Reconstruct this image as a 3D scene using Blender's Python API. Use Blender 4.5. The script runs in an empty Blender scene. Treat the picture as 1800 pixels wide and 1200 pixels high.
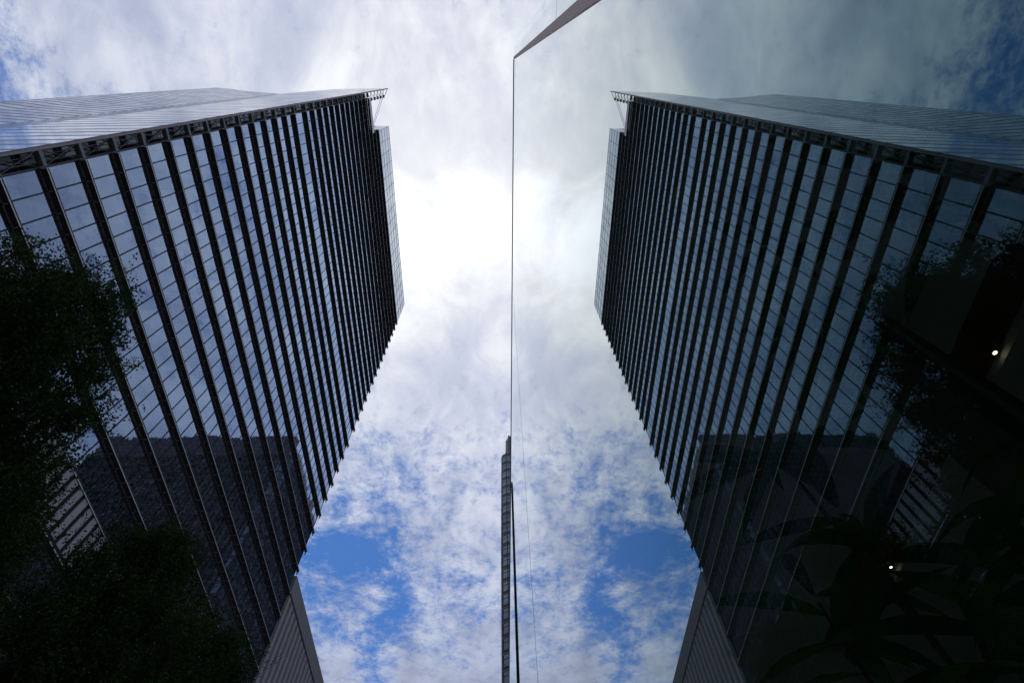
import bpy, math, random
import numpy as np
from mathutils import Matrix, Vector
R = math.radians
random.seed(7); rng = np.random.default_rng(7)
S = bpy.context.scene
COL = S.collection

# ------------------------------------------------------------------ camera
# world axes: x to the right (across the street), y ahead (along the street), z up; the lens is at the origin
GZ = -1.6
AX = np.array([-0.02206839, -0.45596488, 0.88972412])          # zenith in camera space (right, down, ahead)
AX /= np.linalg.norm(AX)
NX = np.array([1.0, 0.0127993, 0.0]); NX -= NX.dot(AX) * AX; NX /= np.linalg.norm(NX)
FY = np.cross(NX, AX); FY = FY if FY[1] > 0 else -FY
M = np.array([NX, FY, AX])
cam = bpy.data.cameras.new("camera"); co = bpy.data.objects.new("camera", cam); COL.objects.link(co)
r_, d_, f_ = M[:, 0], M[:, 1], M[:, 2]
co.matrix_world = Matrix([[r_[i], -d_[i], -f_[i], 0.0] for i in range(3)] + [[0, 0, 0, 1]])
cam.sensor_fit = 'HORIZONTAL'; cam.sensor_width = 36.0; cam.lens = 930.47 / 1800 * 36
cam.clip_start = 0.02; cam.clip_end = 6000
S.camera = co

# ------------------------------------------------------------------ light, exposure
SUN = Vector((-0.135, 0.199, 0.971)).normalized()
S.view_settings.view_transform = 'Standard'; S.view_settings.look = 'None'
S.view_settings.gamma = 1; S.view_settings.use_curve_mapping = False
S.view_settings.exposure = 0.0
sl = bpy.data.lights.new("sun", 'SUN'); sl.energy = 1.0; sl.angle = R(12); sl.color = (1, .96, .9)
so = bpy.data.objects.new("sun", sl); COL.objects.link(so); so.visible_glossy = False   # the disc itself is behind cloud
so.rotation_euler = SUN.to_track_quat('Z', 'Y').to_euler()


class NT:                                                        # small node helper
    def __init__(s, tree): s.t = tree; s.n = tree.nodes; s.l = tree.links
    def node(s, kind, **kw):
        n = s.n.new(kind)
        for k, v in kw.items(): setattr(n, k, v)
        return n
    def put(s, sock, v):
        if isinstance(v, bpy.types.NodeSocket): s.l.new(v, sock)
        else: sock.default_value = v
    def m(s, op, a, b=None, c=None, clamp=False):
        n = s.node('ShaderNodeMath', operation=op); n.use_clamp = clamp
        s.put(n.inputs[0], a)
        if b is not None: s.put(n.inputs[1], b)
        if c is not None: s.put(n.inputs[2], c)
        return n.outputs[0]
    def xyz(s, x, y, z):
        n = s.node('ShaderNodeCombineXYZ')
        for i, v in enumerate((x, y, z)): s.put(n.inputs[i], v)
        return n.outputs[0]
    def noise(s, vec, scale, detail=6, rough=.55, dist=0.0):
        n = s.node('ShaderNodeTexNoise'); s.put(n.inputs['Vector'], vec)
        n.inputs['Scale'].default_value = scale; n.inputs['Detail'].default_value = detail
        n.inputs['Roughness'].default_value = rough; n.inputs['Distortion'].default_value = dist
        return n.outputs['Fac']
    def ss(s, v, a, b, lo=0.0, hi=1.0):
        n = s.node('ShaderNodeMapRange', interpolation_type='SMOOTHSTEP'); s.put(n.inputs['Value'], v)
        n.inputs['From Min'].default_value = a; n.inputs['From Max'].default_value = b
        n.inputs['To Min'].default_value = lo; n.inputs['To Max'].default_value = hi
        return n.outputs['Result']
    def mix(s, f, a, b):
        n = s.node('ShaderNodeMix', data_type='RGBA'); s.put(n.inputs[0], f)
        s.put(n.inputs[6], a); s.put(n.inputs[7], b)
        return n.outputs[2]


def c4(c): return (c[0], c[1], c[2], 1.0)


# ------------------------------------------------------------------ sky: clear Nishita blue with a deck of broken cloud
def make_world():
    w = bpy.data.worlds.new("World"); S.world = w; w.use_nodes = True
    t = NT(w.node_tree); t.n.clear()
    sky = t.node('ShaderNodeTexSky', sky_type='NISHITA'); sky.sun_disc = False
    sky.sun_elevation = math.asin(SUN.z); sky.sun_rotation = math.atan2(SUN.x, SUN.y)
    sky.air_density = 1.0; sky.dust_density = .4; sky.ozone_density = 2.0
    g = t.node('ShaderNodeTexCoord').outputs['Generated']
    sp = t.node('ShaderNodeSeparateXYZ'); t.put(sp.inputs[0], g)
    x, y, z = sp.outputs
    zc = t.m('MAXIMUM', z, 0.06)
    u = t.m('DIVIDE', x, zc); v = t.m('DIVIDE', y, zc)           # position on the flat cloud deck
    P = t.xyz(u, v, 0.0)
    # drift-warped position
    wv = t.noise(P, 1.7, 4, .55); wv2 = t.noise(t.xyz(t.m('ADD', u, 7.3), v, 2.0), 1.7, 4, .55)
    uw = t.m('ADD', u, t.m('MULTIPLY', t.m('SUBTRACT', wv, .5), .16))
    vw = t.m('ADD', v, t.m('MULTIPLY', t.m('SUBTRACT', wv2, .5), .16))
    PW = t.xyz(uw, vw, 0.3)
    big = t.noise(PW, 3.0, 9, .6)
    mid = t.noise(t.xyz(t.m('MULTIPLY', uw, 1.25), vw, 4.0), 12.5, 10, .68, .0)
    fine = t.noise(PW, 42.0, 8, .70, .0)
    def blob(u0, v0, a, b):
        du = t.m('MULTIPLY', t.m('SUBTRACT', uw, u0), 1 / a); dv = t.m('MULTIPLY', t.m('SUBTRACT', vw, v0), 1 / b)
        r2 = t.m('ADD', t.m('MULTIPLY', du, du), t.m('MULTIPLY', dv, dv))
        return t.m('POWER', 2.718, t.m('MULTIPLY', r2, -1.0))
    cov = 0.92
    for (u0, v0, a, b, k) in HOLES:
        cov = t.m('SUBTRACT', cov, t.m('MULTIPLY', blob(u0, v0, a, b), k))
    for (u0, v0, a, b, k) in VEILS:
        cov = t.m('ADD', cov, t.m('MULTIPLY', blob(u0, v0, a, b), k))
    d = t.m('ADD', cov, t.m('MULTIPLY', t.m('SUBTRACT', big, .5), .7))
    d = t.m('ADD', d, t.m('MULTIPLY', t.m('SUBTRACT', mid, .5), 1.6))
    d = t.m('ADD', d, t.m('MULTIPLY', t.m('SUBTRACT', fine, .5), 1.15))
    dens = t.ss(d, .16, .98)
    # how bright the cloud is: glare round the hidden sun, grey-blue folds elsewhere
    gl = blob(-.12, .24, .25, .30)
    gl2 = blob(-.12, .25, .95, 1.0)
    fold = t.noise(t.xyz(t.m('MULTIPLY', uw, 1.6), vw, 9.0), 4.2, 8, .58, .4)
    fold = t.ss(fold, .34, .66)
    br = t.m('ADD', .505, t.m('ADD', t.m('MULTIPLY', gl, .40), t.m('MULTIPLY', gl2, .26)))
    br = t.m('MULTIPLY', br, t.m('ADD', .80, t.m('MULTIPLY', fold, .30)))
    br = t.m('ADD', br, t.m('MULTIPLY', t.m('SUBTRACT', mid, .5), .26))
    br = t.m('MULTIPLY', br, t.ss(z, .02, .62, .22, 1.0))
    tint = t.mix(t.ss(br, .45, .95), (.82, .92, 1.24, 1), (.97, .99, 1.06, 1))
    sc = t.node('ShaderNodeVectorMath', operation='SCALE'); t.put(sc.inputs[0], tint)
    t.put(sc.inputs['Scale'], t.m('MULTIPLY', br, 1 / SKY))
    blue = t.node('ShaderNodeVectorMath', operation='MULTIPLY'); t.put(blue.inputs[0], sky.outputs[0])
    blue.inputs[1].default_value = (.36, .64, 1.0)
    col = t.mix(dens, blue.outputs[0], sc.outputs[0])
    # the far horizon and below: dull haze
    bg = t.node('ShaderNodeBackground'); t.put(bg.inputs['Color'], col); bg.inputs['Strength'].default_value = SKY
    o = t.node('ShaderNodeOutputWorld'); t.l.new(bg.outputs[0], o.inputs[0])
    w.cycles.sampling_method = 'MANUAL'; w.cycles.sample_map_resolution = 1024


SKY = 0.12
HOLES = [(-.40, 1.13, .12, .10, .74), (-.50, 1.33, .08, .20, .44), (-.30, 1.38, .07, .17, .54), (-.38, 1.62, .06, .16, .42), (-.25, .80, .15, .11, .17),
         (-.36, .94, .20, .12, .20), (-.90, .02, .13, .24, .66), (-.12, 1.28, .10, .13, .20), (-.15, 1.62, .06, .10, .25), (-.2, 1.2, .7, .55, .16)]
VEILS = [(-.10, .25, .35, .33, .35), (-.06, 1.04, .12, .12, .22), (-.20, 1.70, .25, .14, .20), (-.45, .0, .3, .25, .15), (-.02, .6, .3, .18, .10)]
make_world()


# ------------------------------------------------------------------ materials
MAT = {}
def mat(name):
    m = bpy.data.materials.new(name); m.use_nodes = True; t = NT(m.node_tree); t.n.clear()
    o = t.node('ShaderNodeOutputMaterial'); MAT[name] = m
    return m, t, o

def paint(name, col, rough=.6, metal=0.0, var=.12, scale=3.0, spec=.5, bump=0.0):
    m, t, o = mat(name)
    p = t.node('ShaderNodeBsdfPrincipled')
    g = t.node('ShaderNodeTexCoord').outputs['Object']
    n = t.noise(g, scale, 5, .6)
    k = t.m('ADD', 1 - var, t.m('MULTIPLY', n, 2 * var))
    sc = t.node('ShaderNodeVectorMath', operation='SCALE'); sc.inputs[0].default_value = col[:3]; t.put(sc.inputs['Scale'], k)
    t.put(p.inputs['Base Color'], sc.outputs[0]); p.inputs['Metallic'].default_value = metal
    t.put(p.inputs['Roughness'], t.m('ADD', rough - .08, t.m('MULTIPLY', n, .16)))
    p.inputs['Specular IOR Level'].default_value = spec
    if bump:
        b = t.node('ShaderNodeBump'); b.inputs['Strength'].default_value = bump; b.inputs['Distance'].default_value = .02
        t.put(b.inputs['Height'], t.noise(g, scale * 8, 4, .6)); t.put(p.inputs['Normal'], b.outputs[0])
    t.l.new(p.outputs[0], o.inputs[0]); return m

def glass(name, tint, through, r0, power, wave=0.0, wscale=.4, graze=None):
    """coated pane: mirror reflection growing towards grazing, the rest goes through"""
    m, t, o = mat(name)
    lw = t.node('ShaderNodeLayerWeight'); lw.inputs['Blend'].default_value = .5
    f = t.m('ADD', r0, t.m('MULTIPLY', 1 - r0, t.m('POWER', lw.outputs['Facing'], power)), clamp=True)
    gl = t.node('ShaderNodeBsdfGlossy'); gl.inputs['Roughness'].default_value = 0.0; gl.inputs['Color'].default_value = c4(tint)
    if graze: t.put(gl.inputs['Color'], t.mix(t.ss(lw.outputs['Facing'], .3, .95), c4(tint), c4(graze)))
    if wave:
        g = t.node('ShaderNodeTexCoord').outputs['Object']
        b = t.node('ShaderNodeBump'); b.inputs['Strength'].default_value = 1; b.inputs['Distance'].default_value = wave
        t.put(b.inputs['Height'], t.noise(g, wscale, 3, .5)); t.put(gl.inputs['Normal'], b.outputs[0])
    tr = t.node('ShaderNodeBsdfTransparent'); tr.inputs['Color'].default_value = c4(through)
    mx = t.node('ShaderNodeMixShader'); t.put(mx.inputs[0], f)
    t.l.new(tr.outputs[0], mx.inputs[1]); t.l.new(gl.outputs[0], mx.inputs[2]); t.l.new(mx.outputs[0], o.inputs[0])
    return m

def clear(name, c):
    m, t, o = mat(name); tr = t.node('ShaderNodeBsdfTransparent'); tr.inputs['Color'].default_value = c4(c)
    t.l.new(tr.outputs[0], o.inputs[0]); return m

glass('tower_glass', (.60, .77, 1.0), (.62, .60, .59), .27, 2.1, .005, .55)
glass('wall_glass', (.53, .84, .86), (.58, .68, .63), .115, 2.05, 0, graze=(.97, 1, 1))
clear('glass_back', (.97, .99, .98))
paint('ledge_metal', (.028, .029, .034), .5, .0, .2)
paint('fascia_metal', (.010, .014, .022), .4, .0, .25, 8, .3)
paint('nose_metal', (.60, .60, .62), .4, .2)
paint('mullion_metal', (.008, .017, .045), .5, 0, .1, 3, .2)
paint('rod_metal', (.03, .032, .038), .5)
paint('arm_metal', (.16, .17, .19), .6)
paint('jamb_metal', (.30, .26, .28), .55, .0, .1)
paint('bracket_metal', (.62, .58, .55), .5)
paint('white_panel', (.62, .66, .70), .4)
paint('concrete_grey', (.30, .30, .315), .85, 0, .14, .5, .2, .15)
paint('rib_grey', (.40, .40, .415), .8, 0, .14, .8, .2)
paint('rib_gap', (.03, .03, .034), .9, 0, .1, 1, .1)
paint('core_dark', (.03, .03, .032), .8)
paint('asphalt', (.05, .05, .05), .9, 0, .2, 2, .2, .3)
paint('kerb_stone', (.28, .27, .26), .85)
paint('bark', (.05, .04, .03), .9, 0, .3, 6, .1, .6)
paint('brown_steel', (.50, .37, .33), .6, .2, .25, 5)
paint('black_rail', (.035, .034, .038), .35, .4)
paint('ceiling_plaster', (.62, .64, .63), .9, 0, .05, .7, .1)
paint('slot_red', (.20, .055, .04), .7)
paint('column_dark', (.06, .07, .065), .7)
paint('room_wall', (.55, .55, .53), .9)
paint('floor_stone', (.50, .48, .45), .4)
paint('pot_clay', (.12, .08, .06), .7)
paint('roof_gravel', (.25, .25, .24), .95, 0, .2, 4, .1)
paint('white_line', (.8, .8, .78), .7)

def ceiling_tiles():
    m, t, o = mat('office_ceiling'); p = t.node('ShaderNodeBsdfPrincipled')
    g = t.node('ShaderNodeTexCoord').outputs['Object']
    b = t.node('ShaderNodeTexBrick'); t.put(b.inputs['Vector'], g); b.offset = 0
    b.inputs['Color1'].default_value = (.85, .78, .72, 1); b.inputs['Color2'].default_value = (.76, .70, .64, 1)
    b.inputs['Mortar'].default_value = (.30, .27, .25, 1); b.inputs['Scale'].default_value = 1
    b.inputs['Mortar Size'].default_value = .06; b.inputs['Brick Width'].default_value = .6; b.inputs['Row Height'].default_value = .8
    t.put(p.inputs['Base Color'], b.outputs[0]); p.inputs['Roughness'].default_value = .9
    t.l.new(p.outputs[0], o.inputs[0])
ceiling_tiles()

def paving():
    m, t, o = mat('paving'); p = t.node('ShaderNodeBsdfPrincipled')
    g = t.node('ShaderNodeTexCoord').outputs['Object']
    b = t.node('ShaderNodeTexBrick'); t.put(b.inputs['Vector'], g); b.offset = .5
    b.inputs['Color1'].default_value = (.26, .25, .24, 1); b.inputs['Color2'].default_value = (.21, .205, .20, 1)
    b.inputs['Mortar'].default_value = (.10, .10, .10, 1); b.inputs['Scale'].default_value = 1
    b.inputs['Mortar Size'].default_value = .012; b.inputs['Brick Width'].default_value = .6; b.inputs['Row Height'].default_value = .3
    t.put(p.inputs['Base Color'], b.outputs[0]); p.inputs['Roughness'].default_value = .85
    t.l.new(p.outputs[0], o.inputs[0])
paving()

def ruled_glass(name, tint, line, pitch, width, r0, power, base, vary=.15, wave=0.0):
    """opaque curtain-wall glazing with flush dark joints every `pitch` metres of height"""
    m, t, o = mat(name)
    g = t.node('ShaderNodeTexCoord').outputs['Object']; sp = t.node('ShaderNodeSeparateXYZ'); t.put(sp.inputs[0], g)
    k = t.m('LESS_THAN', t.m('FRACT', t.m('DIVIDE', sp.outputs[2], pitch)), width / pitch)
    wn = t.node('ShaderNodeTexWhiteNoise'); cellz = pitch if width > 0 else 1.82
    t.put(wn.inputs['Vector'], t.xyz(t.m('FLOOR', t.m('DIVIDE', sp.outputs[0], 3.0)), t.m('FLOOR', t.m('DIVIDE', sp.outputs[1], 3.0)), t.m('FLOOR', t.m('DIVIDE', sp.outputs[2], cellz))))
    odd = t.m('ADD', 1 - vary, t.m('MULTIPLY', wn.outputs['Value'], vary * 1.5))
    def scaled(c):
        n = t.node('ShaderNodeVectorMath', operation='SCALE'); n.inputs[0].default_value = c[:3]; t.put(n.inputs['Scale'], odd); return n.outputs[0]
    lw = t.node('ShaderNodeLayerWeight'); lw.inputs['Blend'].default_value = .5
    f = t.m('ADD', r0, t.m('MULTIPLY', 1 - r0, t.m('POWER', lw.outputs['Facing'], power)), clamp=True)
    gl = t.node('ShaderNodeBsdfGlossy'); gl.inputs['Roughness'].default_value = .06
    t.put(gl.inputs['Color'], scaled(tint))
    if wave:
        b = t.node('ShaderNodeBump'); b.inputs['Strength'].default_value = 1; b.inputs['Distance'].default_value = wave
        t.put(b.inputs['Height'], t.noise(g, .25, 4, .6)); t.put(gl.inputs['Normal'], b.outputs[0])
    df = t.node('ShaderNodeBsdfDiffuse'); t.put(df.inputs['Color'], scaled(base))
    mx = t.node('ShaderNodeMixShader'); t.put(mx.inputs[0], f); t.l.new(df.outputs[0], mx.inputs[1]); t.l.new(gl.outputs[0], mx.inputs[2])
    dk = t.node('ShaderNodeBsdfPrincipled'); dk.inputs['Base Color'].default_value = c4(line); dk.inputs['Roughness'].default_value = .5
    m2 = t.node('ShaderNodeMixShader'); t.put(m2.inputs[0], k); t.l.new(mx.outputs[0], m2.inputs[1]); t.l.new(dk.outputs[0], m2.inputs[2])
    t.l.new(m2.outputs[0], o.inputs[0]); return m
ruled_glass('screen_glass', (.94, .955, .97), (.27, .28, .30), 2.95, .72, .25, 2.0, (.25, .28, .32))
ruled_glass('crown_glass', (.84, .91, .95), (.2, .22, .25), 1000, 0.0, .25, 2.0, (.16, .19, .22))
ruled_glass('city_glass', (.50, .58, .62), (.02, .02, .025), 1000, 0.0, .10, 3.4, (.03, .042, .048), vary=.6)
ruled_glass('bay_glass', (.80, .90, .95), (.02, .02, .025), 1000, 0.0, .14, 3.0, (.05, .075, .085))
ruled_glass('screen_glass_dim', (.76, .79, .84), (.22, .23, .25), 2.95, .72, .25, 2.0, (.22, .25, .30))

def leaf_mat(name, c, c2, trans):
    m, t, o = mat(name)
    g = t.node('ShaderNodeTexCoord').outputs['Object']; n = t.noise(g, 1.3, 4, .6)
    col = t.mix(t.ss(n, .35, .65), c4(c), c4(c2))
    d = t.node('ShaderNodeBsdfPrincipled'); t.put(d.inputs['Base Color'], col); d.inputs['Roughness'].default_value = .75
    d.inputs['Specular IOR Level'].default_value = .12
    tr = t.node('ShaderNodeBsdfTranslucent'); t.put(tr.inputs['Color'], col)
    mx = t.node('ShaderNodeMixShader'); mx.inputs[0].default_value = trans
    t.l.new(d.outputs[0], mx.inputs[1]); t.l.new(tr.outputs[0], mx.inputs[2]); t.l.new(mx.outputs[0], o.inputs[0])
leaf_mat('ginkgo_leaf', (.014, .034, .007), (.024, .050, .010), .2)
leaf_mat('houseplant_leaf', (.035, .095, .028), (.05, .12, .035), .3)

def lampmat():
    m, t, o = mat('lamp_glow'); e = t.node('ShaderNodeEmission'); e.inputs['Color'].default_value = (1, .80, .52, 1)
    e.inputs['Strength'].default_value = 6; t.l.new(e.outputs[0], o.inputs[0])
lampmat()


# ------------------------------------------------------------------ mesh helper
class MB:
    def __init__(s): s.v = []; s.f = []; s.mi = []
    def face(s, pts, mi=0):
        i = len(s.v); s.v += [tuple(p) for p in pts]; s.f.append(tuple(range(i, i + len(pts)))); s.mi.append(mi)
    def box(s, x0, x1, y0, y1, z0, z1, mi=0):
        i = len(s.v)
        s.v += [(x, y, z) for z in (z0, z1) for (x, y) in ((x0, y0), (x1, y0), (x1, y1), (x0, y1))]
        for q in ((3, 2, 1, 0), (4, 5, 6, 7), (0, 1, 5, 4), (1, 2, 6, 5), (2, 3, 7, 6), (3, 0, 4, 7)):
            s.f.append(tuple(i + k for k in q)); s.mi.append(mi)
        return s
    def prism(s, poly, z0, z1, mi=0, side=None):
        n = len(poly); i = len(s.v)
        s.v += [(p[0], p[1], z0) for p in poly] + [(p[0], p[1], z1) for p in poly]
        s.f.append(tuple(i + k for k in reversed(range(n)))); s.mi.append(mi)
        s.f.append(tuple(i + n + k for k in range(n))); s.mi.append(mi)
        for k in range(n):
            j = (k + 1) % n
            s.f.append((i + k, i + j, i + n + j, i + n + k)); s.mi.append(mi if side is None else side[k])
        return s
    def tube(s, pts, rad, n=6, mi=0):
        pts = [Vector(p) for p in pts]
        if not hasattr(rad, '__len__'): rad = [rad] * len(pts)
        i0 = len(s.v); up = Vector((.31, .17, .93)).normalized()
        for k, p in enumerate(pts):
            d = (pts[min(k + 1, len(pts) - 1)] - pts[max(k - 1, 0)]).normalized()
            a = d.cross(up)
            if a.length < .05: a = d.cross(Vector((1, 0, 0)))
            a.normalize(); b = d.cross(a)
            for q in range(n):
                t = 2 * math.pi * q / n
                s.v.append(tuple(p + (a * math.cos(t) + b * math.sin(t)) * rad[k]))
        for k in range(len(pts) - 1):
            for q in range(n):
                r = (q + 1) % n
                s.f.append((i0 + k * n + q, i0 + k * n + r, i0 + (k + 1) * n + r, i0 + (k + 1) * n + q)); s.mi.append(mi)
        s.f.append(tuple(i0 + q for q in reversed(range(n)))); s.mi.append(mi)
        e = i0 + (len(pts) - 1) * n
        s.f.append(tuple(e + q for q in range(n))); s.mi.append(mi)
        return s
    def build(s, name, mats, parent=None, smooth=False):
        me = bpy.data.meshes.new(name); me.from_pydata(s.v, [], s.f)
        for m in (mats if isinstance(mats, (list, tuple)) else [mats]): me.materials.append(MAT[m])
        me.polygons.foreach_set('material_index', s.mi)
        if smooth: me.polygons.foreach_set('use_smooth', [True] * len(s.f))
        me.update()
        o = bpy.data.objects.new(name, me); COL.objects.link(o)
        if parent is not None:
            o.parent = parent
            o.matrix_parent_inverse = Matrix.Identity(4)
            if parent.type == 'EMPTY' : o.location = -Vector(parent['base']) if 'base' in parent else (0, 0, 0)
        return o

def thing(name, label, cat, base, group=None):
    o = bpy.data.objects.new(name, None); COL.objects.link(o); o.location = base; o['base'] = list(base)
    o.empty_display_size = .5
    o['label'] = label; o['category'] = cat
    if group: o['group'] = group
    return o
def tag(o, label, cat, group=None):
    o['label'] = label; o['category'] = cat
    if group: o['group'] = group
    return o
def struct(o): o['kind'] = 'structure'; return o


# ------------------------------------------------------------------ ground
g = MB(); g.face([(-3000, -3000, GZ - .15), (3000, -3000, GZ - .15), (3000, 3000, GZ - .15), (-3000, 3000, GZ - .15)])
struct(g.build('ground', 'asphalt'))
g = MB(); g.face([(-11, -400, GZ - .146), (-4.2, -400, GZ - .146), (-4.2, 400, GZ - .146), (-11, 400, GZ - .146)])
struct(g.build('road', 'asphalt'))
g = MB()
for k in range(-20, 20): g.box(-7.68, -7.52, k * 10, k * 10 + 5, GZ - .142, GZ - .138)
struct(g.build('road_marking', 'white_line'))
g = MB().box(-3.99, .29, -400, 400, GZ - .14, GZ); struct(g.build('near_pavement', 'paving'))
g = MB().box(-32, -11.21, -400, 400, GZ - .14, GZ); struct(g.build('far_pavement', 'paving'))
g = MB().box(-4.2, -4.0, -400, 400, GZ - .14, GZ + .003).box(-11.2, -11.0, -400, 400, GZ - .14, GZ + .003); struct(g.build('kerb', 'kerb_stone'))

# ------------------------------------------------------------------ office tower across the street
XT, XG = -32.35, -32.78           # tip of the sunshades, plane of the glass
Y0, Y1 = 6.64, 72.24              # ends of the street front
PITCH = 1.6
def zk(k): return 153.6 - 4 * k - (1.56 if k >= 15 else 0)
T = thing('office_tower', 'dark glass skyscraper striped with black horizontal sunshade ledges, seen from below across the street', 'skyscraper', (XT, 40, GZ))

def tower():
    NB = int(round((Y1 - Y0) / PITCH))
    for k in range(0, 38):
        zt, zb = zk(k), zk(k + 1) if k < 37 else GZ
        ys = 14.64 if k < 2 else Y0
        n0 = int(round((ys - Y0) / PITCH))
        louvre = k == 30
        # sunshade ledge: slab, thin bright nose, upright fascia
        L = MB()
        L.box(XG + .01, XT, ys, Y1 + .45, zt, zt + .10, 0)
        L.box(XT - .045, XT - .004, ys + .02, Y1 + .43, zt + .101, zt + .27, 1)
        L.box(XT, XT + .03, ys, Y1 + .45, zt + .02, zt + .095, 2)
        Bm = L
        for n in range(n0, NB + 1):
            y = Y0 + n * PITCH
            Bm.box(XG + .012, XG + .30, y - .02, y + .02, zt - .05, zt - .001, 3)
        # end hook of each ledge at the far corner
        Bm.box(XG + .15, XG + .30, Y1 + .30, Y1 + .42, zt - .55, zt - .001)
        L.build('sunshade', ['ledge_metal', 'fascia_metal', 'nose_metal', 'bracket_metal'], T)
        if louvre:
            P = MB(); P.box(XG, XT - .10, Y0, Y1, zb + .11, zt - .001, 1)
            y = Y0 + .1
            while y < Y1 - .6:
                P.box(XT - .10, XT - .03, y, y + .62, zb + .42, zt - .002, 0); y += 1.02
            P.build('louvre_band', ['rib_grey', 'rib_gap'], T)
            continue
        # panes, each set a hair out of true like real glazing
        W = MB(); Mu = MB()
        for n in range(n0, NB):
            a, b = Y0 + n * PITCH, Y0 + (n + 1) * PITCH
            tx, ty = rng.normal(0, .0022), rng.normal(0, .0026)
            o = [XG + ty * (yy - (a + b) / 2) + tx * (zz - (zt + zb) / 2) for (yy, zz) in ((a, zb), (b, zb), (b, zt), (a, zt))]
            W.face([(o[0], a, zb + .1), (o[1], b, zb + .1), (o[2], b, zt), (o[3], a, zt)])
        for n in range(n0, NB + 1):
            y = Y0 + n * PITCH
            Mu.box(XG - .06, XG + .035, y - .05, y + .05, zb + .11, zt - .06)
        wo = W.build('window_band', 'tower_glass', T)
        Mu.build('mullion', 'mullion_metal', wo)
        MB().box(XG - 7, XG - .07, ys + .15, Y1 - .1, zt - .06, zt + .05).build('office_ceiling', 'office_ceiling', T)
    # body behind the offices
    c = MB(); c.box(-82, XG - 7.01, 8.0, Y1 - .5, GZ, 145.5)
    c.box(-82, XG - .1, Y1 - .05, Y1 + .05, GZ, 145.5)
    c.box(-60, XG - 7.01, 15.2, Y1 - .5, 145.5, 153.5); c.box(-60, XG - .1, Y1 - .05, Y1 + .05, 145.51, 153.5)
    c.box(XG - 7, XG - .12, Y0 + .02, Y0 + .12, GZ, 145.4); c.box(XG - 7, XG - .12, 14.7, 14.8, 145.8, 153.5)
    c.build('core_wall', 'core_dark', T)
    r = MB(); r.box(-60, XG - .02, 15.0, Y1, 153.75, 154.0); r.box(-80, XG - .3, 7.6, 14.6, 145.75, 145.95)
    r.build('roof', 'roof_gravel', T)
    # parapet over the notch at the near end
    MB().box(XT - .25, XT - .02, 6.66, 14.9, zk(2) + .41, zk(2) + 2.5).build('parapet', 'white_panel', T)
    # glazed crown above the top ledge
    cr = MB(); cr.box(XT - .25, XT - .01, 15.0, 71.95, zk(0) + .41, 168.0); cr.box(-46, XT - .26, 15.0, 15.25, zk(0) + .41, 168.0)
    co_ = cr.build('crown_screen', 'crown_glass', T)
    q = MB()
    for z in (157.2, 160.8, 164.4, 167.9): q.box(XT - .01, XT + .03, 15.0, 71.95, z - .045, z + .045)
    y = 15.06
    while y < 72: q.box(XT - .008, XT + .028, y - .035, y + .035, zk(0) + .42, 168.02); y += 3.2
    for x in (-36, -40, -44): q.box(x - .06, x + .06, 14.97, 15.0, zk(0) + .42, 168.02)
    for z in (157.2, 160.8, 164.4): q.box(-46, XT - .02, 14.975, 15.0, z - .06, z + .06)
    q.build('grid_bar', 'arm_metal', co_)

    # end screen: a tall curved glass wall running back from the near corner
    pl = [(XT, 5.17), (-36, 5.25), (-40, 5.34), (-44, 5.42), (-47.6, 5.52), (-52, 5.86), (-56, 6.24), (-60, 6.60), (-64, 6.94), (-68, 6.70), (-72.4, 6.40),
          (-75, 6.2), (-77.2, 5.9), (-79.6, 5.66), (-82, 5.5)]
    inn = [(x, y + .22) for x, y in reversed(pl)]
    n = len(pl)
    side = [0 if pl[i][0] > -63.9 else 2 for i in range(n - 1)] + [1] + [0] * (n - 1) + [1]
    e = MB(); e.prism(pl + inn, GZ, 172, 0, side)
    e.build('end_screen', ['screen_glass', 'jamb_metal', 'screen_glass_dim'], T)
    # steel between screen and offices: recessed glazing, arms on every floor, crossed rods
    MB().box(XG - .75, XG - .70, 5.44, Y0 - .02, GZ, 145.4).build('recess_glazing', 'city_glass', T)
    j = MB(); j.box(XT - .03, XT + .05, 5.12, 5.17, GZ, 172.05); j.build('corner_trim', 'rod_metal', T)
    MB().box(XG - .4, XG + .05, 6.52, Y0 - .03, GZ, zk(2) - .02).build('edge_column', 'ledge_metal', T)
    rd = MB(); zs = [zk(k) for k in range(37, -4, -1)]
    for a, b in zip(zs[:-1], zs[1:]):
        x = XG + .12
        if b < 148:
            rd.tube([(x, 5.42, a + .2), (x, 6.50, b - .2)], .045, 5); rd.tube([(x + .1, 5.42, b - .2), (x + .1, 6.50, a + .2)], .045, 5)
            rd.tube([(x, 5.42, (a + b) / 2), (x, 6.5, (a + b) / 2)], .035, 4)
            for q in (.3, .7): rd.box(x - .03, x + .03, 5.42 + q * 1.1 - .025, 5.42 + q * 1.1 + .025, a, b)
        else:
            rd.tube([(x, 5.42, a), (x, 7.2, b)], .05, 5); rd.tube([(XT - .1, 5.42, b), (XT - .1, 7.2, a)], .05, 5)
            rd.tube([(x, 7.2, a), (x, 7.2, b)], .06, 5); rd.tube([(XT - .1, 7.2, a), (XT - .1, 7.2, b)], .06, 5)
    rd.tube([(XT - .1, 7.2, 165.6), (XT - .1, 5.3, 171.5)], .07, 5)
    rd.build('cross_brace', 'rod_metal', T)
    for k in range(-3, 38):
        z = zk(k)
        if k < 2:
            MB().box(XG - .1, XT - .05, 6.7, 7.45, z - .06, z + .08).build('outrigger_step', 'ledge_metal', T)
            MB().box(XT - .35, XT - .25, 5.4, 6.69, z - .05, z + .05).build('outrigger_arm', 'arm_metal', T)
        else:
            MB().box(XG - .1, XT - .06, 5.41, 6.50, z - .04, z + .3).build('outrigger_arm', 'arm_metal', T)
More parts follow.
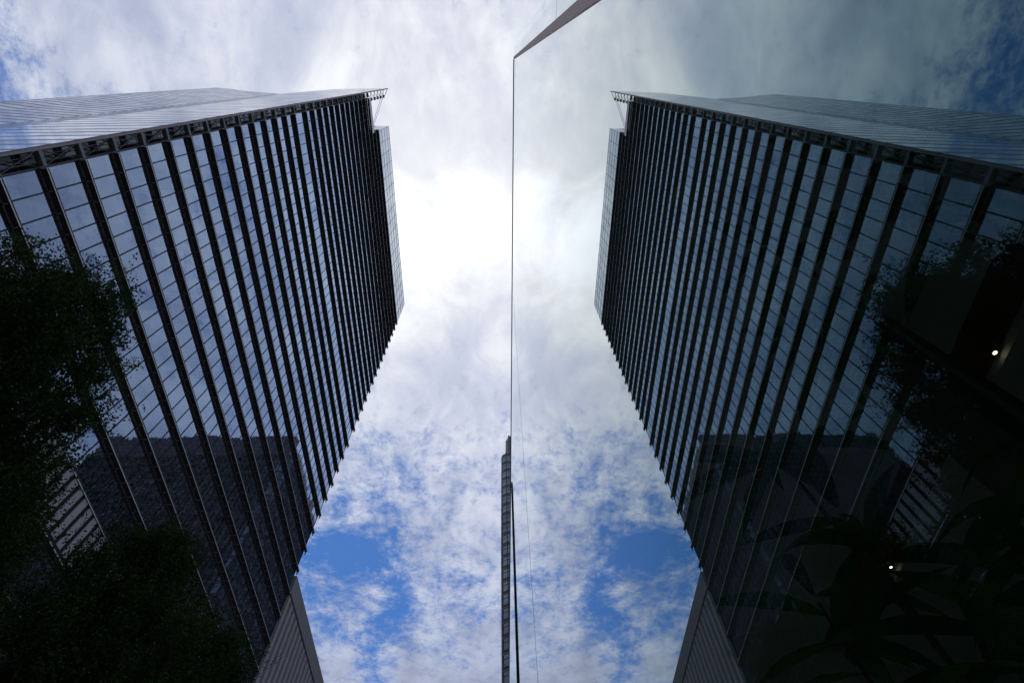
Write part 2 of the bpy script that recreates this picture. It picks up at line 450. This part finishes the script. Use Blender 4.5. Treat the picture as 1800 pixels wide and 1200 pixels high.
    for dx in (0, .5):
        MB().tube([(XT - .1 - dx, 7.3, 163.5), (XT - .1 - dx, 13.6 + dx * .6, 147.6)], .05, 5).build('stay_cable', 'arm_metal', T)
tower()

# ------------------------------------------------------------------ ribbed grey building past the tower
G = thing('grey_building', 'low grey building with vertical ribs and a plain parapet beyond the tower', 'building', (-44, 110, GZ))
b = MB().box(-60, -33.56, 74.5, 150, GZ, 57.2); b.build('wall', 'rib_gap', G)
b = MB().box(-60, -33.2, 74.4, 150.1, 57.75, 60.75); b.build('parapet', 'concrete_grey', G)
b = MB().box(-59, -33.7, 74.6, 149.9, 57.21, 57.74); b.build('shadow_joint', 'rod_metal', G)
b = MB(); y = 74.5 + 7.48
while y < 149: b.box(-33.202, -33.196, y - .012, y + .012, 57.76, 60.74); y += 7.48
b.build('panel_joint', 'rod_metal', G)
b = MB(); y = 74.5
while y < 149: b.box(-33.555, -33.06, y, y + .85, GZ, 57.0); y += 1.87
b.box(-33.555, -33.25, 74.45, 150, 57.0, 57.2)
b.build('wall_rib', 'rib_grey', G)

# ------------------------------------------------------------------ slim-looking tower down the street (right side)
def street_tower():
    H = thing('street_tower', 'tall dark office block with banded windows rising over the glass wall edge', 'office block', (30, 140, GZ))
    yf, x0 = 112.0, 2.26
    foot = [(1.15, 160), (1.15, 112.75), (x0, yf), (66, yf), (66, 160)]
    FH = 3.65; top = 138.0
    b = MB().prism(foot, GZ, top); b.build('curtain_wall', 'city_glass', H)
    def off(d): return [(1.15 - d, 160), (1.15 - d, 112.75 - d * .4), (x0 - d * .4, yf - d), (66, yf - d), (66, 160)]
    MB().prism([(1.13, 112.74), (x0 - .01, yf - .03), (4.4, yf - .03), (4.4, yf + .3), (2.5, yf + .4), (1.3, 113)], GZ, top + .02).build('corner_bay', 'bay_glass', H)
    k = 0; z = top
    while z > 2:
        MB().prism(off(.16), z - .95, z - .18).build('spandrel', 'ledge_metal', H)
        MB().prism(off(.20), z - 1.02, z - .951).build('spandrel_nose', 'nose_metal', H)
        k += 1; z -= FH
    z = top - 2.1; m = MB()
    while z > 2: m.prism(off(.05), z - .07, z + .07); z -= FH
    x = 4.5
    m.build('transom', 'mullion_metal', H)
    v = MB()
    while x < 66: v.box(x - .09, x + .09, yf - .32, yf - .01, GZ, top); x += 1.5
    v.build('front_fin', 'rib_gap', H)
    v = MB(); y = 113.6
    while y < 160: v.box(.82, 1.14, y - .12, y + .12, GZ, 138.2); y += 1.35
    v.build('side_fin', 'arm_metal', H)
    v = MB().box(x0 - .12, x0 + .12, yf - .3, yf + .02, GZ, top); v.build('corner_post', 'ledge_metal', H)
    pz = MB(); pz.box(3.15, 66, yf + .1, 160, top, 147.4)
    x = 3.15
    while x < 66: pz.box(x, x + .5, yf - .1, yf + .1, top, 147.6); x += 1.1
    y = yf + 1
    while y < 160: pz.box(2.9, 3.15, y, y + .4, top, 147.5); y += 1.1
    pz.build('plant_screen', 'arm_metal', H)
    MB().box(2.3, 3.14, yf + .4, 158, top, 145.6).build('stair_box', 'brown_steel', H)
street_tower()

# ------------------------------------------------------------------ glass-fronted building at the photographer's shoulder
D = .30; ZT = 12.03; YE = -.412
B = thing('glass_fronted_building', 'mirror-like glass wall filling the right half, reflecting tower and sky', 'building', (D, 10, GZ))
def top(y): return ZT - .185 * max(y, 0)

def near_building():
    # panes of the front: one box each, reflecting on the outer face
    def pane(y0, y1, z0, z1):
        m = MB(); i = 0
        m.box(D, D + .018, y0, y1, z0, z1, 1)
        if z1 == ZT: m.v = [(a, b, top(b) if c == ZT else c) for a, b, c in m.v]
        m.mi[-1] = 0                                            # the face towards the street
        return m.build('window_pane', ['wall_glass', 'glass_back'], B)
    pane(YE, -.236, GZ, 3.235); pane(YE, -.236, 3.247, ZT)
    pane(-.188, 4.168, GZ, ZT); pane(4.174, 26, GZ, ZT)
    MB().box(D - .006, D + .06, -.236, -.188, GZ, ZT).build('steel_jamb', 'brown_steel', B)
    MB().box(D - .001, D + .014, 4.1682, 4.1738, GZ, 10.2).build('glass_joint', 'black_rail', B)
    MB().box(D + .001, D + .016, YE, -.237, 3.2355, 3.2465).build('glass_joint', 'black_rail', B)
    m = MB().box(D - .011, D + .03, -.187, 0, ZT + .001, ZT + .028).box(D - .011, D + .03, .0005, 26, ZT + .001, ZT + .028)
    m.v = [(a, b, c + top(b) - ZT) for a, b, c in m.v]; m.build('top_rail', 'black_rail', B)
    # pull bar standing off the glass, its top bent back into the pane
    y = 28.0 * D
    r = MB().tube([(D - .012, y, GZ + .2), (D - .012, y, 9.0), (D - .010, y, 9.25), (D - .002, y + .04, 9.38), (D + .006, y + .10, 9.42)], .0125, 8)
    r.build('vertical_bar', 'black_rail', B, True)
    # shell
    s = MB(); s.box(D + .05, 24, YE - .0, YE + .12, GZ, ZT)
    s.box(23.9, 24, YE + .13, 26, GZ, ZT); s.box(D + .8, 24, 25.9, 26, GZ, ZT); s.box(D + .03, D + .79, 25.9, 26, GZ, 7.0)
    s.build('room_wall', 'room_wall', B)
    m = MB().box(D + .02, D + .82, YE + .13, 0, ZT - .07, ZT - .004).box(D + .02, D + .82, .0005, 25.8, ZT - .07, ZT - .004)
    m.v = [(a, b, c + top(b) - ZT) for a, b, c in m.v]; m.build('roof_edge', 'column_dark', B)
    MB().box(D + .8, 24, YE, 26, ZT + .04, ZT + .3).build('roof', 'roof_gravel', B)
    MB().box(D + .03, 23.9, YE + .13, 25.9, GZ + .002, GZ + .02).build('room_floor', 'floor_stone', B)
    zc = 11.6
    c = MB(); c.box(D + .83, .99 * zc, YE + .13, 25.9, zc, ZT + .03)
    c.box(1.12 * zc, 23.9, YE + .13, 25.9, zc, ZT + .03); c.box(.99 * zc + .001, 1.12 * zc - .001, 1.6 * zc, 25.9, zc + .002, ZT + .03)
    c.build('ceiling', 'ceiling_plaster', B)
    c = MB(); c.box(.99 * zc + .001, 1.12 * zc - .001, YE + .13, 1.6 * zc - .001, zc + .25, zc + .36); c.build('ceiling_slot', 'slot_red', B)
    MB().box(8.4, 9.5, 5.24, 6.3, GZ + .02, zc - .001).build('column', 'column_dark', B)
    for i, (yy, lab) in enumerate(((6.35, 'brightest round ceiling lamp behind the glass, nearest the right photo edge'),
                                   (14.3, 'middle one of three small ceiling lamps glowing behind the dark glass'),
                                   (15.75, 'faintest ceiling lamp, lowest of the three glowing behind the glass'))):
        t = thing('ceiling_lamp', lab, 'ceiling lamp', (12.81, yy, zc + .25), 'round lamps in the ceiling slot')
        m = MB(); n = 14; rr = (.055, .045, .036)[i]
        m.prism([(12.81 + (rr + .03) * math.cos(2 * math.pi * q / n), yy + (rr + .03) * math.sin(2 * math.pi * q / n)) for q in range(n)], zc + .16, zc + .249)
        m.build('housing', 'rod_metal', t)
        m = MB(); m.prism([(12.81 + rr * math.cos(2 * math.pi * q / n), yy + rr * math.sin(2 * math.pi * q / n)) for q in range(n)], zc + .15, zc + .159)
        m.build('lamp_lens', 'lamp_glow', t)
near_building()

# ------------------------------------------------------------------ big-leaved plants in the room
def houseplant(name, label, x, y, heads, seed, leaf):
    rs = random.Random(seed)
    P = thing(name, label, 'plant', (x, y, GZ + .02), 'potted plants behind the glass')
    m = MB(); n = 18
    ring = lambda r, z: [(x + r * math.cos(2 * math.pi * q / n), y + r * math.sin(2 * math.pi * q / n), z) for q in range(n)]
    rings = [ring(.17, GZ + .021), ring(.24, GZ + .5), ring(.26, GZ + .52), ring(.26, GZ + .57), ring(.22, GZ + .57), ring(.21, GZ + .5)]
    for a, b in zip(rings[:-1], rings[1:]):
        for q in range(n): m.face([a[q], a[(q + 1) % n], b[(q + 1) % n], b[q]])
    m.face(rings[-1]); m.face(list(reversed(rings[0])))
    m.build('pot', 'pot_clay', P, True)
    st = MB(); lf = MB()
    for top in heads:
        top = Vector(top); base = Vector((x + rs.uniform(-.06, .06), y + rs.uniform(-.06, .06), GZ + .5))
        midp = base.lerp(top, .55) + Vector((rs.uniform(-.06, .06), rs.uniform(-.06, .06), .1))
        st.tube([base, midp, top], [.014, .009, .006], 6)
        for q in range(rs.randint(7, 10)):
            az = 6.28 * q / 8 + rs.uniform(-.3, .3); L = leaf * rs.uniform(.75, 1.25); wd = L * rs.uniform(.085, .12)
            drop = rs.uniform(.1, .7)
            o = top + Vector((0, 0, rs.uniform(-.3, .05) * leaf * 2))
            dirv = Vector((math.cos(az), math.sin(az), 0)); sd = Vector((-math.sin(az), math.cos(az), 0))
            cs = []
            for s_ in (0, .12, .3, .5, .7, .88, 1.0):
                c = o + dirv * (L * s_) + Vector((0, 0, L * (.35 * s_ - drop * s_ * s_)))
                wv = wd * math.sin(math.pi * min(1, s_ * .97 + .03)) ** .8 * (1.1 - .35 * s_)
                if c.x < D + .05: c.x = D + .05
                cs.append((c, max(wv, .002)))
            for (c0, w0), (c1, w1) in zip(cs[:-1], cs[1:]):
                up = Vector((0, 0, .25))
                lf.face([c0, c1, c1 + sd * w1 + up * w1, c0 + sd * w0 + up * w0])
                lf.face([c1, c0, c0 - sd * w0 + up * w0, c1 - sd * w1 + up * w1])
    st.build('stem', 'bark', P, True); lf.build('foliage', 'houseplant_leaf', P)
houseplant('potted_plant', 'tall potted plant with long leaves behind the glass, left of the ceiling lamps', 1.15, 1.30,
           [(1.10, 1.25, 1.23), (.95, 1.18, 1.62), (1.02, 1.50, 1.10), (1.25, 1.22, .92), (1.0, 1.35, .75)], 3, .40)
houseplant('potted_plant', 'big-leaved potted plant behind the glass at the far right edge', 1.95, 1.5,
           [(1.95, 1.36, 1.50), (2.2, 1.75, 1.35), (2.25, 1.35, 1.75), (1.8, 1.6, 1.15)], 11, .46)
houseplant('potted_plant', 'slender potted plant behind the glass with leaves over the tower reflection', 1.2, .5,
           [(1.2, .36, 1.55), (1.12, .26, 1.72), (.98, .55, 1.82), (1.05, .78, 1.62)], 23, .30)


# ------------------------------------------------------------------ street ginkgos
def ginkgo(name, label, x, y, h, rad, seed):
    rg = np.random.default_rng(seed); rs = random.Random(seed)
    base = Vector((x, y, GZ))
    P = thing(name, label, 'tree', tuple(base), 'ginkgo trees along the far pavement')
    st = MB(); leader = []
    nseg = 9
    for i in range(nseg + 1):
        t = i / nseg
        leader.append(base + Vector((.25 * math.sin(3 * t + seed), .25 * math.cos(2.3 * t + seed) - .2, h * .96 * t)))
    st.tube(leader, [.24 * (1 - .93 * (i / nseg)) + .012 for i in range(nseg + 1)], 9)
    clumps = []                                                  # (position, direction, length)
    ntip = 300
    for i in range(ntip):
        t = .20 + .80 * ((i + .5) / ntip) ** .9
        env = rad * (min(1, (t - .08) / .22) ** .6) * (max(0.0, 1 - t) ** .45) * 1.35
        env = min(env, rad) * rs.choice((.45, .7, .85, 1.0, 1.0, 1.1)) + .15
        az = i * 2.39996 + rs.uniform(-.4, .4)
        k = t * nseg * .93; k0 = min(int(max(k - 1.6, 0)), nseg - 1)
        root = leader[k0].lerp(leader[min(k0 + 1, nseg)], rs.random())
        c = leader[min(int(k), nseg)]
        tip = Vector((c.x + env * math.cos(az), c.y + env * math.sin(az), GZ + h * t + rs.uniform(-.5, .5)))
        m1 = root.lerp(tip, .5) + Vector((0, 0, -.12 * (tip - root).length))
        st.tube([root, m1, tip], [.045 * (1.2 - t), .025 * (1.2 - t) + .004, .006], 5)
        d = (tip - m1).normalized() + Vector((rs.uniform(-.3, .3), rs.uniform(-.3, .3), rs.uniform(0, .5)))
        clumps.append((np.array(tip), np.array(d.normalized()), rs.uniform(.6, 2.0)))
        clumps.append((np.array(root.lerp(tip, .55)), np.array(d.normalized()), -rs.uniform(.6, 1.1)))
    st.build('trunk', 'bark', P, True)
    # leaves: fans on short shoots
    pos = []; siz = []
    for (c, d, L) in clumps:
        inner = L < 0; L = abs(L); nsh = 9 if inner else 11
        for s_ in range(nsh):
            dd = d * .9 + rg.normal(0, .5, 3); dd /= np.linalg.norm(dd)
            n = 40
            tt = rg.random(n)[:, None]
            o = c + rg.normal(0, .22, 3)
            pos.append(o + dd * tt * L * .8 + rg.normal(0, .06, (n, 3))); siz.append(rg.uniform(.050, .085, n))
        n = 190 if inner else 150
        pos.append(c - d * .3 + rg.normal(0, .5 if inner else .3, (n, 3))); siz.append(rg.uniform(.08, .17, n) if inner else rg.uniform(.06, .11, n))
    pos = np.concatenate(pos); siz = np.concatenate(siz); n = len(pos)
    a = rg.normal(0, 1, (n, 3)); a[:, 2] -= .5; a /= np.linalg.norm(a, axis=1)[:, None]
    b = np.cross(a, rg.normal(0, 1, (n, 3))); b /= np.linalg.norm(b, axis=1)[:, None]
    s = siz[:, None]
    V = np.stack([pos, pos + (a * .75 + b * .62) * s, pos + a * 1.02 * s, pos + (a * .75 - b * .62) * s], 1).reshape(-1, 3)
    V = V - np.array(base)
    me = bpy.data.meshes.new('crown'); me.vertices.add(4 * n); me.vertices.foreach_set('co', V.ravel())
    me.loops.add(4 * n); me.loops.foreach_set('vertex_index', np.arange(4 * n, dtype=np.int32))
    me.polygons.add(n); me.polygons.foreach_set('loop_start', np.arange(0, 4 * n, 4, dtype=np.int32))
    me.polygons.foreach_set('loop_total', np.full(n, 4, dtype=np.int32))
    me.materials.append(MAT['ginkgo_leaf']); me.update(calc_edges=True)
    cr = bpy.data.objects.new('crown', me); COL.objects.link(cr); cr.parent = P
    return P

def copy_tree(src, label, x, y, rot, sc):
    c = src.copy(); COL.objects.link(c); c.location = (x, y, GZ); c.rotation_euler = (0, 0, rot); c.scale = (sc, sc, sc); c['label'] = label
    for ch in list(src.children):
        d = ch.copy(); COL.objects.link(d); d.parent = c
    return c
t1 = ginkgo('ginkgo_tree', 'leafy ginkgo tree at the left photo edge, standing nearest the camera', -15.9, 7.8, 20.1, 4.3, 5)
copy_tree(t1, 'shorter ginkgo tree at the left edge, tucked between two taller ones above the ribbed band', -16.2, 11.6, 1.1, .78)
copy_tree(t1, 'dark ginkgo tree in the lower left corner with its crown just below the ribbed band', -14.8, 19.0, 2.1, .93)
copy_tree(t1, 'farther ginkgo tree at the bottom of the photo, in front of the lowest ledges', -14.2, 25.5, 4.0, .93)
